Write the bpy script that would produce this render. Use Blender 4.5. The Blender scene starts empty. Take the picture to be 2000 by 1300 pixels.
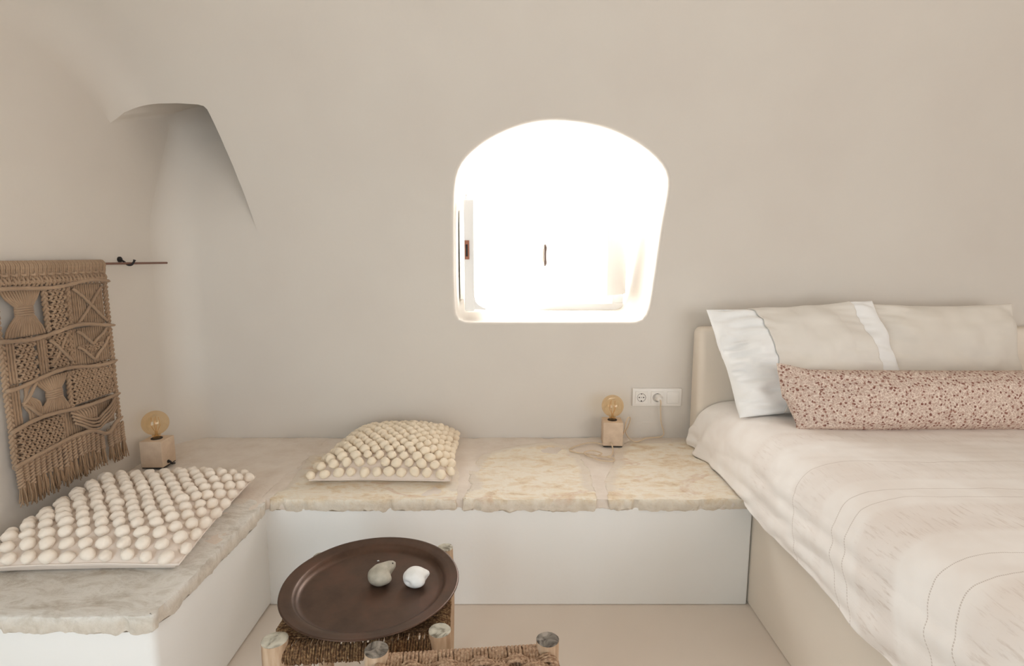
import bpy, math, random
from math import sin, cos, pi, sqrt
from mathutils import Vector, noise, Matrix
from mathutils.geometry import delaunay_2d_cdt

random.seed(7)
SC = bpy.context.scene
COL = SC.collection
PI = math.pi

# ------------------------------------------------------------------ camera
cd = bpy.data.cameras.new('camera'); cam = bpy.data.objects.new('camera', cd); COL.objects.link(cam)
cam.location = (0, 0, 1.228)
cam.rotation_euler = (math.radians(90 - 8.1), 0, 0)
cd.sensor_width = 36.0; cd.lens = 36.0 * 1080 / 2000; cd.clip_start = 0.02
SC.camera = cam
# ------------------------------------------------------------------ world, exposure
SC.view_settings.view_transform = 'Standard'; SC.view_settings.look = 'None'
SC.view_settings.gamma = 1.0; SC.view_settings.use_curve_mapping = False
SC.view_settings.exposure = 0.17
w = bpy.data.worlds.new('world'); SC.world = w; w.use_nodes = True
w.node_tree.nodes['Background'].inputs[0].default_value = (0.96, 0.98, 1.0, 1)
w.node_tree.nodes['Background'].inputs[1].default_value = 13.5

def area(name, loc, target, sx, sy, power, colour):
    l = bpy.data.lights.new(name, 'AREA'); l.shape = 'RECTANGLE'; l.size = sx; l.size_y = sy
    l.energy = power; l.color = colour
    o = bpy.data.objects.new(name, l); COL.objects.link(o); o.location = loc
    o.rotation_euler = (Vector(target) - Vector(loc)).to_track_quat('-Z', 'Y').to_euler()
    return o
# daylight through the open door behind the camera on the left, plus an added fill light behind the viewer
area('doorway_daylight', (-1.1, -1.0, 1.0), (-0.1, 1.4, 0.6), 1.1, 1.9, 20, (0.62, 0.85, 1.0))
area('rear_fill_light', (2.1, -1.6, 1.25), (-0.5, 2.0, 0.6), 2.2, 1.6, 43, (0.985, 0.985, 0.985))
pl = area('window_portal', (0.2, 3.05, 1.36), (0.2, 0, 1.36), 0.95, 0.95, 1, (1, 1, 1))
pl.data.cycles.is_portal = True
SC.cycles.max_bounces = 10; SC.cycles.diffuse_bounces = 6; SC.cycles.transparent_max_bounces = 12
SC.cycles.sample_clamp_indirect = 6.0

# ------------------------------------------------------------------ helpers
def tag(o, label=None, cat=None, group=None, kind=None):
    if label: o['label'] = label
    if cat: o['category'] = cat
    if group: o['group'] = group
    if kind: o['kind'] = kind
    return o
def empty(name, loc, label, cat, group=None, rz=0):
    o = bpy.data.objects.new(name, None); COL.objects.link(o); o.location = loc; o.rotation_euler = (0, 0, rz)
    o.empty_display_size = 0.05
    return tag(o, label, cat, group)

class MB:
    def __init__(s): s.v = []; s.f = []; s.mi = []; s.at = {}
    def vert(s, p): s.v.append(tuple(p)); return len(s.v) - 1
    def face(s, idx, m=0): s.f.append(tuple(idx)); s.mi.append(m)
    def box(s, a, b, m=0):
        x0, y0, z0 = a; x1, y1, z1 = b
        i = [s.vert(p) for p in ((x0,y0,z0),(x1,y0,z0),(x1,y1,z0),(x0,y1,z0),(x0,y0,z1),(x1,y0,z1),(x1,y1,z1),(x0,y1,z1))]
        for q in ((0,3,2,1),(4,5,6,7),(0,1,5,4),(1,2,6,5),(2,3,7,6),(3,0,4,7)): s.face([i[k] for k in q], m)
    def grid(s, nu, nv, fn, closed_u=False, m=0, flip=False):
        base = len(s.v)
        for j in range(nv):
            for i in range(nu): s.vert(fn(i, j))
        for j in range(nv - 1):
            for i in range(nu if closed_u else nu - 1):
                i2 = (i + 1) % nu
                q = (base+j*nu+i, base+j*nu+i2, base+(j+1)*nu+i2, base+(j+1)*nu+i)
                s.face(q[::-1] if flip else q, m)
        return base
    def tube(s, pts, r, n=6, cap=True, lobe=0.0, tw=0.0, m=0):
        pts = [Vector(p) for p in pts]; N = len(pts)
        if N < 2: return
        rs = r if isinstance(r, (list, tuple)) else [r] * N
        t = (pts[1] - pts[0]).normalized()
        nrm = t.orthogonal().normalized(); base = len(s.v); arc = 0
        for k in range(N):
            if k: arc += (pts[k] - pts[k-1]).length
            a = pts[max(0, k-1)]; b = pts[min(N-1, k+1)]
            t = (b - a).normalized() if (b - a).length > 1e-9 else t
            nrm = (nrm - t * nrm.dot(t))
            nrm = nrm.normalized() if nrm.length > 1e-6 else t.orthogonal().normalized()
            bn = t.cross(nrm)
            for i in range(n):
                th = 2 * PI * i / n
                rr = rs[k] * (1 + lobe * cos(2 * (th - tw * arc)))
                s.v.append(tuple(pts[k] + nrm * (cos(th) * rr) + bn * (sin(th) * rr)))
        for k in range(N - 1):
            for i in range(n):
                i2 = (i + 1) % n
                s.face((base+k*n+i, base+k*n+i2, base+(k+1)*n+i2, base+(k+1)*n+i), m)
        if cap:
            s.face([base + i for i in range(n)][::-1], m); s.face([base + (N-1)*n + i for i in range(n)], m)
    def lathe(s, prof, c=(0,0,0), n=32, m=0, cap=False):
        b = s.grid(n, len(prof), lambda i, j: (c[0]+prof[j][0]*cos(2*PI*i/n), c[1]+prof[j][0]*sin(2*PI*i/n), c[2]+prof[j][1]), True, m)
        if cap:
            s.face([b+i for i in range(n)][::-1], m); s.face([b+(len(prof)-1)*n+i for i in range(n)], m)
    def build(s, name, mats, parent=None, smooth=True, sharp=40, loc=None):
        me = bpy.data.meshes.new(name); me.from_pydata(s.v, [], s.f); me.validate(); me.update()
        if not isinstance(mats, (list, tuple)): mats = [mats]
        for mt in mats: me.materials.append(mt)
        if len(mats) > 1 and len(me.polygons) == len(s.mi): me.polygons.foreach_set('material_index', s.mi)
        if smooth:
            me.polygons.foreach_set('use_smooth', [True] * len(me.polygons))
            if sharp: me.set_sharp_from_angle(angle=math.radians(sharp))
        for k, vals in s.at.items():
            if len(vals) == len(me.vertices):
                if isinstance(vals[0], float):
                    a = me.attributes.new(k, 'FLOAT', 'POINT'); a.data.foreach_set('value', vals)
                else:
                    a = me.attributes.new(k, 'FLOAT_VECTOR', 'POINT'); a.data.foreach_set('vector', [c for v in vals for c in v])
        o = bpy.data.objects.new(name, me); COL.objects.link(o)
        if parent is not None: o.parent = parent
        if loc is not None: o.location = loc
        return o

def bevel(o, wd=0.003, seg=3):
    md = o.modifiers.new('bevel', 'BEVEL'); md.width = wd; md.segments = seg; md.limit_method = 'ANGLE'
    return o
def nz(x, y, z, sc=1.0): return noise.noise(Vector((x * sc, y * sc, z * sc)))
def smst(t): t = min(1, max(0, t)); return t * t * (3 - 2 * t)
def spline(pts, per=6):
    pts = [Vector(p) for p in pts]; out = []
    for i in range(len(pts) - 1):
        p0 = pts[max(0, i-1)]; p1 = pts[i]; p2 = pts[i+1]; p3 = pts[min(len(pts)-1, i+2)]
        for k in range(per):
            t = k / per
            out.append(0.5 * ((2*p1) + (p2-p0)*t + (2*p0-5*p1+4*p2-p3)*t*t + (3*p1-p0-3*p2+p3)*t*t*t))
    out.append(pts[-1]); return out

# ------------------------------------------------------------------ materials
def lin(c): return tuple(((x/255)/12.92 if x/255 <= 0.04045 else ((x/255+0.055)/1.055)**2.4) for x in c) + (1,)
class NT:
    def __init__(s, name):
        s.m = bpy.data.materials.new(name); s.m.use_nodes = True; s.t = s.m.node_tree
        s.b = s.t.nodes['Principled BSDF']; s.out = s.t.nodes['Material Output']
    def n(s, typ, **kw):
        x = s.t.nodes.new(typ)
        for k, v in kw.items():
            if k.startswith('i_'):
                key = k[2:]
                key = int(key) if key.isdigit() else key.replace('_', ' ')
                x.inputs[key].default_value = v
            else: setattr(x, k, v)
        return x
    def l(s, a, b): s.t.links.new(a, b)
    def coord(s, kind='Object', scale=(1,1,1)):
        c = s.n('ShaderNodeTexCoord'); mp = s.n('ShaderNodeMapping'); mp.inputs['Scale'].default_value = scale
        s.l(c.outputs[kind], mp.inputs[0]); return mp.outputs[0]
    def noise(s, vec, scale, detail=4, rough=0.55, dist=0.0):
        x = s.n('ShaderNodeTexNoise'); x.inputs['Scale'].default_value = scale; x.inputs['Detail'].default_value = detail
        x.inputs['Roughness'].default_value = rough; x.inputs['Distortion'].default_value = dist
        if vec is not None: s.l(vec, x.inputs['Vector'])
        return x.outputs['Fac']
    def ramp(s, fac, stops):
        x = s.n('ShaderNodeValToRGB'); e = x.color_ramp.elements
        while len(e) < len(stops): e.new(0.5)
        for k, (p, c) in enumerate(stops):
            e[k].position = p; e[k].color = c if len(c) == 4 else lin(c)
        s.l(fac, x.inputs[0]); return x.outputs[0]
    def mix(s, fac, a, b, blend='MIX'):
        x = s.n('ShaderNodeMix', data_type='RGBA', blend_type=blend)
        if isinstance(fac, (int, float)): x.inputs[0].default_value = fac
        else: s.l(fac, x.inputs[0])
        for k, v in ((6, a), (7, b)):
            if isinstance(v, tuple): x.inputs[k].default_value = v if len(v) == 4 else lin(v)
            else: s.l(v, x.inputs[k])
        return x.outputs[2]
    def math(s, op, a, b=0.0, c=0.0):
        x = s.n('ShaderNodeMath', operation=op)
        for k, v in ((0, a), (1, b), (2, c)):
            if isinstance(v, (int, float)): x.inputs[k].default_value = v
            else: s.l(v, x.inputs[k])
        return x.outputs[0]
    def bump(s, h, strength=0.3, dist=0.01, prev=None):
        x = s.n('ShaderNodeBump'); x.inputs['Strength'].default_value = strength; x.inputs['Distance'].default_value = dist
        s.l(h, x.inputs['Height'])
        if prev is not None: s.l(prev, x.inputs['Normal'])
        s.l(x.outputs[0], s.b.inputs['Normal']); return x.outputs[0]
    def base(s, c, rough=0.8, metal=0.0, spec=0.3):
        if isinstance(c, tuple): s.b.inputs['Base Color'].default_value = c if len(c) == 4 else lin(c)
        else: s.l(c, s.b.inputs['Base Color'])
        s.b.inputs['Roughness'].default_value = rough; s.b.inputs['Metallic'].default_value = metal
        s.b.inputs['Specular IOR Level'].default_value = spec
        return s.m

def plaster(name, c1, c2, bump=0.12, scale=2.2):
    t = NT(name); v = t.coord()
    n1 = t.noise(v, scale, 3)
    t.base(t.ramp(n1, [(0.3, c1), (0.7, c2)]), 0.88, 0, 0.15)
    b1 = t.bump(t.noise(v, 5, 4), bump, 0.02)
    t.bump(t.noise(v, 70, 3), bump * 0.6, 0.002, b1)
    return t.m
M_wall = plaster('wall_plaster', (216, 208, 199), (220, 213, 204))
M_white = plaster('white_plaster', (238, 236, 232), (241, 239, 236), 0.15)
M_floor = plaster('floor_screed', (230, 217, 204), (235, 223, 211), 0.05)
M_beige = plaster('beige_render', (232, 220, 205), (236, 225, 211), 0.12)

def cloth(name, c1, c2, scale=300, bump=0.15, rough=0.9):
    t = NT(name); v = t.coord()
    t.base(t.ramp(t.noise(v, 6, 3), [(0.3, c1), (0.7, c2)]), rough, 0, 0.1)
    t.bump(t.noise(v, scale, 2), bump, 0.001)
    t.b.inputs['Sheen Weight'].default_value = 0.15
    return t.m
M_pillow = cloth('white_cotton', (242, 241, 239), (247, 246, 244), 400, 0.08)
M_pillow2 = cloth('ivory_linen', (224, 216, 205), (229, 222, 212), 260, 0.2)
M_band = cloth('cream_linen_band', (226, 219, 210), (231, 225, 216), 260, 0.2)
M_wool = cloth('cream_wool', (238, 225, 210), (246, 235, 222), 220, 0.5)
M_wool2 = cloth('warm_cream_wool', (238, 222, 198), (244, 230, 208), 220, 0.5)
M_cover = cloth('oatmeal_cover', (226, 212, 200), (234, 221, 210), 260, 0.45)
M_jute = cloth('jute_cord', (152, 127, 104), (180, 153, 127), 420, 0.6)
M_jute_end = cloth('frayed_jute', (146, 119, 94), (172, 143, 115), 420, 0.6)

def stone_mat(name, gold, pale, dark, edge_amt=0.5):
    t = NT(name); c = t.n('ShaderNodeTexCoord'); v = c.outputs['Object']
    mp = t.n('ShaderNodeMapping'); mp.inputs['Scale'].default_value = (1, 2.1, 1); t.l(v, mp.inputs[0])
    n1 = t.noise(mp.outputs[0], 8, 10, 0.70, 0.5); n2 = t.noise(v, 38, 8, 0.75); n3 = t.noise(mp.outputs[0], 3.2, 5, 0.6, 1.2)
    a = t.ramp(n1, [(0.32, dark), (0.43, gold), (0.52, pale), (0.62, gold), (0.75, pale)])
    a = t.mix(t.math('MULTIPLY', t.ramp(n2, [(0.42, (0,0,0)), (0.62, (255,255,255))]), 0.45), a, pale)
    rust = t.ramp(n3, [(0.60, (0,0,0)), (0.66, (255,255,255)), (0.72, (0,0,0))])
    a = t.mix(t.math('MULTIPLY', rust, 0.28), a, (196, 132, 92))
    at = t.n('ShaderNodeAttribute', attribute_name='edge').outputs['Fac']      # mortar smeared over the slab's rim
    e = t.math('ADD', at, t.math('MULTIPLY', t.math('SUBTRACT', t.noise(v, 14, 5, 0.65), 0.5), 0.9))
    em = t.ramp(e, [(0.35, (0,0,0)), (0.65, (255,255,255))])
    a = t.mix(t.math('MULTIPLY', em, edge_amt), a, (231, 219, 205))
    sd = t.n('ShaderNodeAttribute', attribute_name='side').outputs['Fac']
    a = t.mix(t.math('MULTIPLY', sd, 0.75), a, t.ramp(n2, [(0.3, (206, 193, 176)), (0.5, (222, 210, 194)), (0.7, (232, 222, 208))]))
    t.base(a, 0.72, 0, 0.3)
    b = t.bump(n1, 0.45, 0.012); t.bump(n2, 0.6, 0.008, b)
    return t.m
M_stone = stone_mat('golden_limestone', (238, 219, 190), (249, 240, 224), (216, 190, 154), 0.75)
M_stone_grey = stone_mat('greyed_limestone', (214, 206, 194), (236, 231, 223), (190, 178, 162), 0.7)
def mortar_mat():
    t = NT('pale_mortar'); v = t.coord()
    t.base(t.ramp(t.noise(v, 9, 6, 0.65), [(0.3, (222, 208, 194)), (0.5, (230, 218, 206)), (0.72, (236, 226, 215))]), 0.8, 0, 0.2)
    b = t.bump(t.noise(v, 12, 5), 0.3, 0.01); t.bump(t.noise(v, 60, 4), 0.3, 0.003, b)
    return t.m
M_mortar = mortar_mat()

def simple(name, c, rough=0.5, metal=0.0, spec=0.5): return NT(name).base(c, rough, metal, spec)
M_black = simple('black_metal', (28, 24, 24), 0.45, 0.3)
M_dark = simple('dark_rubber', (34, 28, 25), 0.6)
M_plastic = simple('white_plastic', (232, 226, 219), 0.35)
M_hole = simple('dark_pin_hole', (60, 44, 40), 0.6)
M_frame = simple('white_painted_timber', (245, 243, 240), 0.45)
M_copper = simple('copper_lock', (150, 96, 74), 0.4, 0.7)
M_bronze = simple('bronze_handle', (92, 78, 70), 0.4, 0.7)
M_cord = simple('beige_flex', (214, 192, 164), 0.55)
M_rod = simple('brown_copper_rod', (128, 92, 78), 0.4, 0.4)
M_brass = simple('brass_cap', (206, 190, 168), 0.35, 0.8)
M_fil = simple('filament', (200, 150, 90), 0.4, 0.3)
def block_mat():
    t = NT('sand_stone_block'); v = t.coord()
    t.base(t.ramp(t.noise(v, 30, 4), [(0.3, (205, 180, 156)), (0.7, (219, 196, 172))]), 0.75, 0, 0.2)
    t.bump(t.noise(v, 160, 3), 0.15, 0.001); return t.m
M_block = block_mat()
def glass_mat(name, tint, gl=1.35, spec=(1,1,1,1)):
    t = NT(name); t.t.nodes.remove(t.b)
    tr = t.n('ShaderNodeBsdfTransparent'); tr.inputs[0].default_value = tint
    g = t.n('ShaderNodeBsdfGlossy'); g.inputs['Roughness'].default_value = 0.03; g.inputs[0].default_value = spec
    fr = t.n('ShaderNodeMapRange'); lw = t.n('ShaderNodeLayerWeight'); lw.inputs[0].default_value = 0.25
    t.l(lw.outputs['Facing'], fr.inputs['Value']); fr.inputs['To Min'].default_value = 0.05; fr.inputs['To Max'].default_value = gl
    mx = t.n('ShaderNodeMixShader'); t.l(fr.outputs[0], mx.inputs[0]); t.l(tr.outputs[0], mx.inputs[1]); t.l(g.outputs[0], mx.inputs[2])
    t.l(mx.outputs[0], t.out.inputs[0]); return t.m
M_amber = glass_mat('amber_glass', (0.97, 0.87, 0.71, 1), 0.40, (1, 0.9, 0.75, 1))
M_pane = glass_mat('window_glass', (0.97, 0.98, 0.98, 1), 0.2)
def tray_mat():
    t = NT('aged_copper_tray'); v = t.coord()
    n = t.noise(v, 9, 6, 0.65); n2 = t.noise(v, 90, 4)
    t.base(t.ramp(n, [(0.28, (70, 52, 42)), (0.5, (88, 67, 54)), (0.66, (100, 72, 58)), (0.8, (94, 82, 70))]), 0.42, 0.6, 0.5)
    t.l(t.math('ADD', 0.24, t.math('MULTIPLY', n, 0.28)), t.b.inputs['Roughness'])
    b = t.bump(n2, 0.08, 0.001); t.bump(t.noise(v, 14, 3), 0.15, 0.004, b); return t.m
M_tray = tray_mat()
def pebble(name, c1, c2, c3):
    t = NT(name); v = t.coord()
    t.base(t.ramp(t.noise(v, 30, 5), [(0.3, c1), (0.5, c2), (0.7, c3)]), 0.6, 0, 0.35)
    t.bump(t.noise(v, 120, 3), 0.15, 0.001); return t.m
M_pg = pebble('grey_pebble', (150, 142, 128), (176, 168, 152), (196, 188, 172))
M_pw = pebble('white_pebble', (226, 224, 218), (238, 236, 232), (244, 243, 240))
def log_mat():
    t = NT('peeled_log'); v = t.coord('Object', (1, 1, 0.12))
    t.base(t.ramp(t.noise(v, 60, 5), [(0.3, (162, 130, 102)), (0.55, (194, 166, 138)), (0.75, (216, 194, 170))]), 0.6, 0, 0.3)
    t.bump(t.noise(v, 60, 4), 0.3, 0.003); return t.m
M_log = log_mat()
def end_mat(name, a, b_, c):
    t = NT(name); co = t.n('ShaderNodeTexCoord'); 
    w_ = t.n('ShaderNodeTexNoise'); w_.inputs['Scale'].default_value = 30; w_.inputs['Detail'].default_value = 6; w_.inputs['Distortion'].default_value = 1.5
    t.l(co.outputs['Object'], w_.inputs['Vector'])
    t.base(t.ramp(w_.outputs['Fac'], [(0.34, a), (0.46, b_), (0.62, c)]), 0.75, 0, 0.2)
    t.bump(w_.outputs['Fac'], 0.4, 0.003); return t.m
M_end = end_mat('pale_end_grain', (120, 112, 98), (182, 176, 160), (206, 200, 184))
M_end_grey = end_mat('grey_end_grain', (72, 64, 58), (122, 114, 104), (160, 150, 138))
def rope_mat(name, stops, sc=180):
    t = NT(name); v = t.coord()
    t.base(t.ramp(t.noise(v, sc, 3, 0.7), stops), 0.85, 0, 0.15)
    t.bump(t.noise(v, 500, 2), 0.5, 0.001); return t.m
M_rope_dark = rope_mat('dark_grass_rope', [(0.32, (66, 46, 34)), (0.5, (112, 84, 60)), (0.62, (150, 120, 86)), (0.75, (190, 162, 122))])
M_rope = rope_mat('grass_rope', [(0.3, (128, 98, 76)), (0.5, (170, 140, 114)), (0.7, (202, 174, 146))])
def floral_mat():
    t = NT('floral_cotton'); v0 = t.coord('Object', (1, 1, 1))
    nn = t.n('ShaderNodeTexNoise'); nn.inputs['Scale'].default_value = 110; nn.inputs['Detail'].default_value = 2; t.l(v0, nn.inputs['Vector'])
    vm = t.n('ShaderNodeVectorMath', operation='MULTIPLY_ADD'); t.l(nn.outputs['Color'], vm.inputs[0]); vm.inputs[1].default_value = (0.008, 0.008, 0.008); t.l(v0, vm.inputs[2]); v = vm.outputs[0]
    vo = t.n('ShaderNodeTexVoronoi'); vo.inputs['Scale'].default_value = 78; t.l(v, vo.inputs['Vector'])
    ve = t.n('ShaderNodeTexVoronoi', feature='DISTANCE_TO_EDGE'); ve.inputs['Scale'].default_value = 95; t.l(v, ve.inputs['Vector'])
    dots = t.ramp(vo.outputs['Distance'], [(0.27, (255,255,255)), (0.37, (0,0,0))])
    sc = t.n('ShaderNodeSeparateColor'); t.l(vo.outputs['Color'], sc.inputs[0])
    sel = t.math('GREATER_THAN', sc.outputs[0], 0.12)
    base = t.mix(t.ramp(ve.outputs['Distance'], [(0.03, (255,255,255)), (0.12, (0,0,0))]), (198, 176, 162), (228, 212, 198))
    base = t.mix(t.math('MULTIPLY', t.ramp(t.noise(v, 120, 3), [(0.5, (0,0,0)), (0.62, (255,255,255))]), 0.55), base, (176, 142, 128))
    dc = t.mix(sc.outputs[1], (126, 84, 74), (156, 116, 102))
    t.base(t.mix(t.math('MULTIPLY', dots, sel), base, dc), 0.9, 0, 0.1)
    t.bump(t.noise(v, 300, 2), 0.15, 0.001); return t.m
M_floral = floral_mat()
def spread_mat():
    t = NT('washed_linen_spread')
    at = t.n('ShaderNodeAttribute', attribute_name='pat'); sp = t.n('ShaderNodeSeparateXYZ'); t.l(at.outputs['Vector'], sp.inputs[0])
    e, q = sp.outputs[0], sp.outputs[1]
    jit = t.math('MULTIPLY', t.math('SUBTRACT', t.noise(at.outputs['Vector'], 9, 2), 0.5), 0.02)
    qq = t.math('ADD', q, jit)
    mp = t.n('ShaderNodeMapping'); mp.inputs['Scale'].default_value = (22, 3.2, 1); t.l(at.outputs['Vector'], mp.inputs[0])
    streak = t.ramp(t.noise(mp.outputs[0], 5, 5, 0.65), [(0.54, (0,0,0)), (0.70, (255,255,255))])
    large = t.ramp(t.noise(at.outputs['Vector'], 5, 3), [(0.38, (0,0,0)), (0.66, (255,255,255))])
    col = t.mix(large, (240, 232, 225), (249, 244, 239))
    def band(c, wd, soft):
        d = t.math('ABSOLUTE', t.math('SUBTRACT', qq, c))
        m = t.n('ShaderNodeMapRange'); m.inputs['From Min'].default_value = wd; m.inputs['From Max'].default_value = wd + soft
        m.inputs['To Min'].default_value = 1; m.inputs['To Max'].default_value = 0; t.l(d, m.inputs['Value']); return m.outputs[0]
    for c, wd, soft, amt in ((1.83, 0.04, 0.03, 0.5), (1.56, 0.03, 0.03, 0.45), (1.25, 0.055, 0.02, 0.9), (0.93, 0.05, 0.03, 0.8), (0.66, 0.06, 0.03, 0.8), (1.49, 0.012, 0.015, 0.5)):
        b = band(c, wd, soft)
        col = t.mix(t.math('MULTIPLY', b, 0.25 * amt), col, (220, 202, 190))
        col = t.mix(t.math('MULTIPLY', t.math('MULTIPLY', b, streak), 0.6 * amt), col, (196, 178, 164))
    for c in (1.604, 1.409, 1.356, 1.086, 1.020, 0.78, 0.72):
        ln = t.math('MULTIPLY', band(c, 0.0009, 0.0010), t.math('GREATER_THAN', t.math('SINE', t.math('MULTIPLY', e, 1250.0)), -0.6))
        col = t.mix(t.math('MULTIPLY', ln, 0.5), col, (168, 148, 132))
    t.base(col, 0.92, 0, 0.08)
    b1 = t.bump(t.noise(mp.outputs[0], 3, 4), 0.12, 0.006)
    t.bump(t.noise(at.outputs['Vector'], 260, 2), 0.15, 0.001, b1)
    t.b.inputs['Sheen Weight'].default_value = 0.1
    return t.m
M_spread = spread_mat()

# ------------------------------------------------------------------ room shell
XL, XR, YB, YR, S0 = -1.49, 3.1, 2.44, -2.3, 1.3
def Rv(x): return 0.72 + 0.95 * smst((x - XL) / 1.7)
def arc(x, s):
    r = Rv(x)
    if s <= S0: return Vector((x, YB, s)), Vector((0, -1, 0))
    ph = (s - S0) / r
    if ph < PI/2: return Vector((x, YB - r + r*cos(ph), S0 + r*sin(ph))), Vector((0, -cos(ph), -sin(ph)))
    return Vector((x, YB - r - (ph - PI/2) * r, S0 + r)), Vector((0, 0, -1))
def fillet(x, r=0.13):
    d = x - XL
    return r - sqrt(max(0, r*r - (r-d)**2)) if d < r else 0.0
def outer(x, s):
    p, n = arc(x, s)
    return p + n * (fillet(x) + 0.006 * nz(x, s, 3.1, 2.3))
PK = [(-1.403, 1.856), (-1.298, 1.856), (-1.222, 1.849), (-1.203, 1.842), (-1.195, 1.829), (-1.178, 1.671), (-1.157, 1.545), (-1.126, 1.406), (-1.10, 1.305)]
def inner(x, s):      # a flue-like recess that cuts straight up behind the springing of the vault
    p = outer(x, s)
    if s <= S0: return p
    t = max(0, s - 1.33) / 0.52; g = 1 - (1 - smst((x - XL) / 0.2)) * smst((s - 1.72) / 0.13)
    n0 = 0.006 * nz(x, s, 3.1, 2.3)
    q = Vector((x, max(p.y, YB - fillet(x) - n0) + 0.32 * t**1.5, p.z + 0.30 * t*t))
    return p.lerp(q, g)
WIN = [(-0.244,0.929),(0.585,0.929),(0.608,0.995),(0.628,1.175),(0.648,1.352),(0.667,1.481),(0.67,1.555),(0.64,1.607),(0.575,1.664),(0.489,1.713),(0.402,1.749),(0.295,1.773),(0.179,1.783),(0.084,1.775),(-0.021,1.745),(-0.117,1.697),(-0.193,1.638),(-0.232,1.586),(-0.247,1.513),(-0.252,1.395),(-0.254,1.175),(-0.252,0.995)]
def smooth_loop(pts, seg=0.03):
    # resample and round a closed loop
    P = [Vector((a, b)) for a, b in pts]; out = []
    n = len(P)
    for i in range(n):
        a, b = P[i], P[(i+1) % n]; k = max(1, int((b-a).length / seg))
        for j in range(k): out.append(a.lerp(b, j / k))
    for _ in range(2):
        out = [(out[i-1] + out[i]*2 + out[(i+1) % len(out)]) / 4 for i in range(len(out))]
    return out
WL = smooth_loop(WIN)
def off_loop(L, d):
    r = []
    for i in range(len(L)):
        t = (L[(i+1) % len(L)] - L[i-1]).normalized(); r.append(L[i] + Vector((t.y, -t.x)) * d)
    return r
def inpoly(x, y, P):
    c = False; n = len(P)
    for i in range(n):
        x1, y1 = P[i][0], P[i][1]; x2, y2 = P[(i+1) % n][0], P[(i+1) % n][1]
        if (y1 > y) != (y2 > y) and x < (x2-x1)*(y-y1)/(y2-y1)+x1: c = not c
    return c
def dpoly(p, P, closed=True):
    best = 9
    for i in range(len(P) if closed else len(P)-1):
        a = Vector(P[i]); b = Vector(P[(i+1) % len(P)]); d = b - a
        t = max(0, min(1, (p-a).dot(d)/max(1e-12, d.length_squared))); best = min(best, (p - a - d*t).length)
    return best

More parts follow.
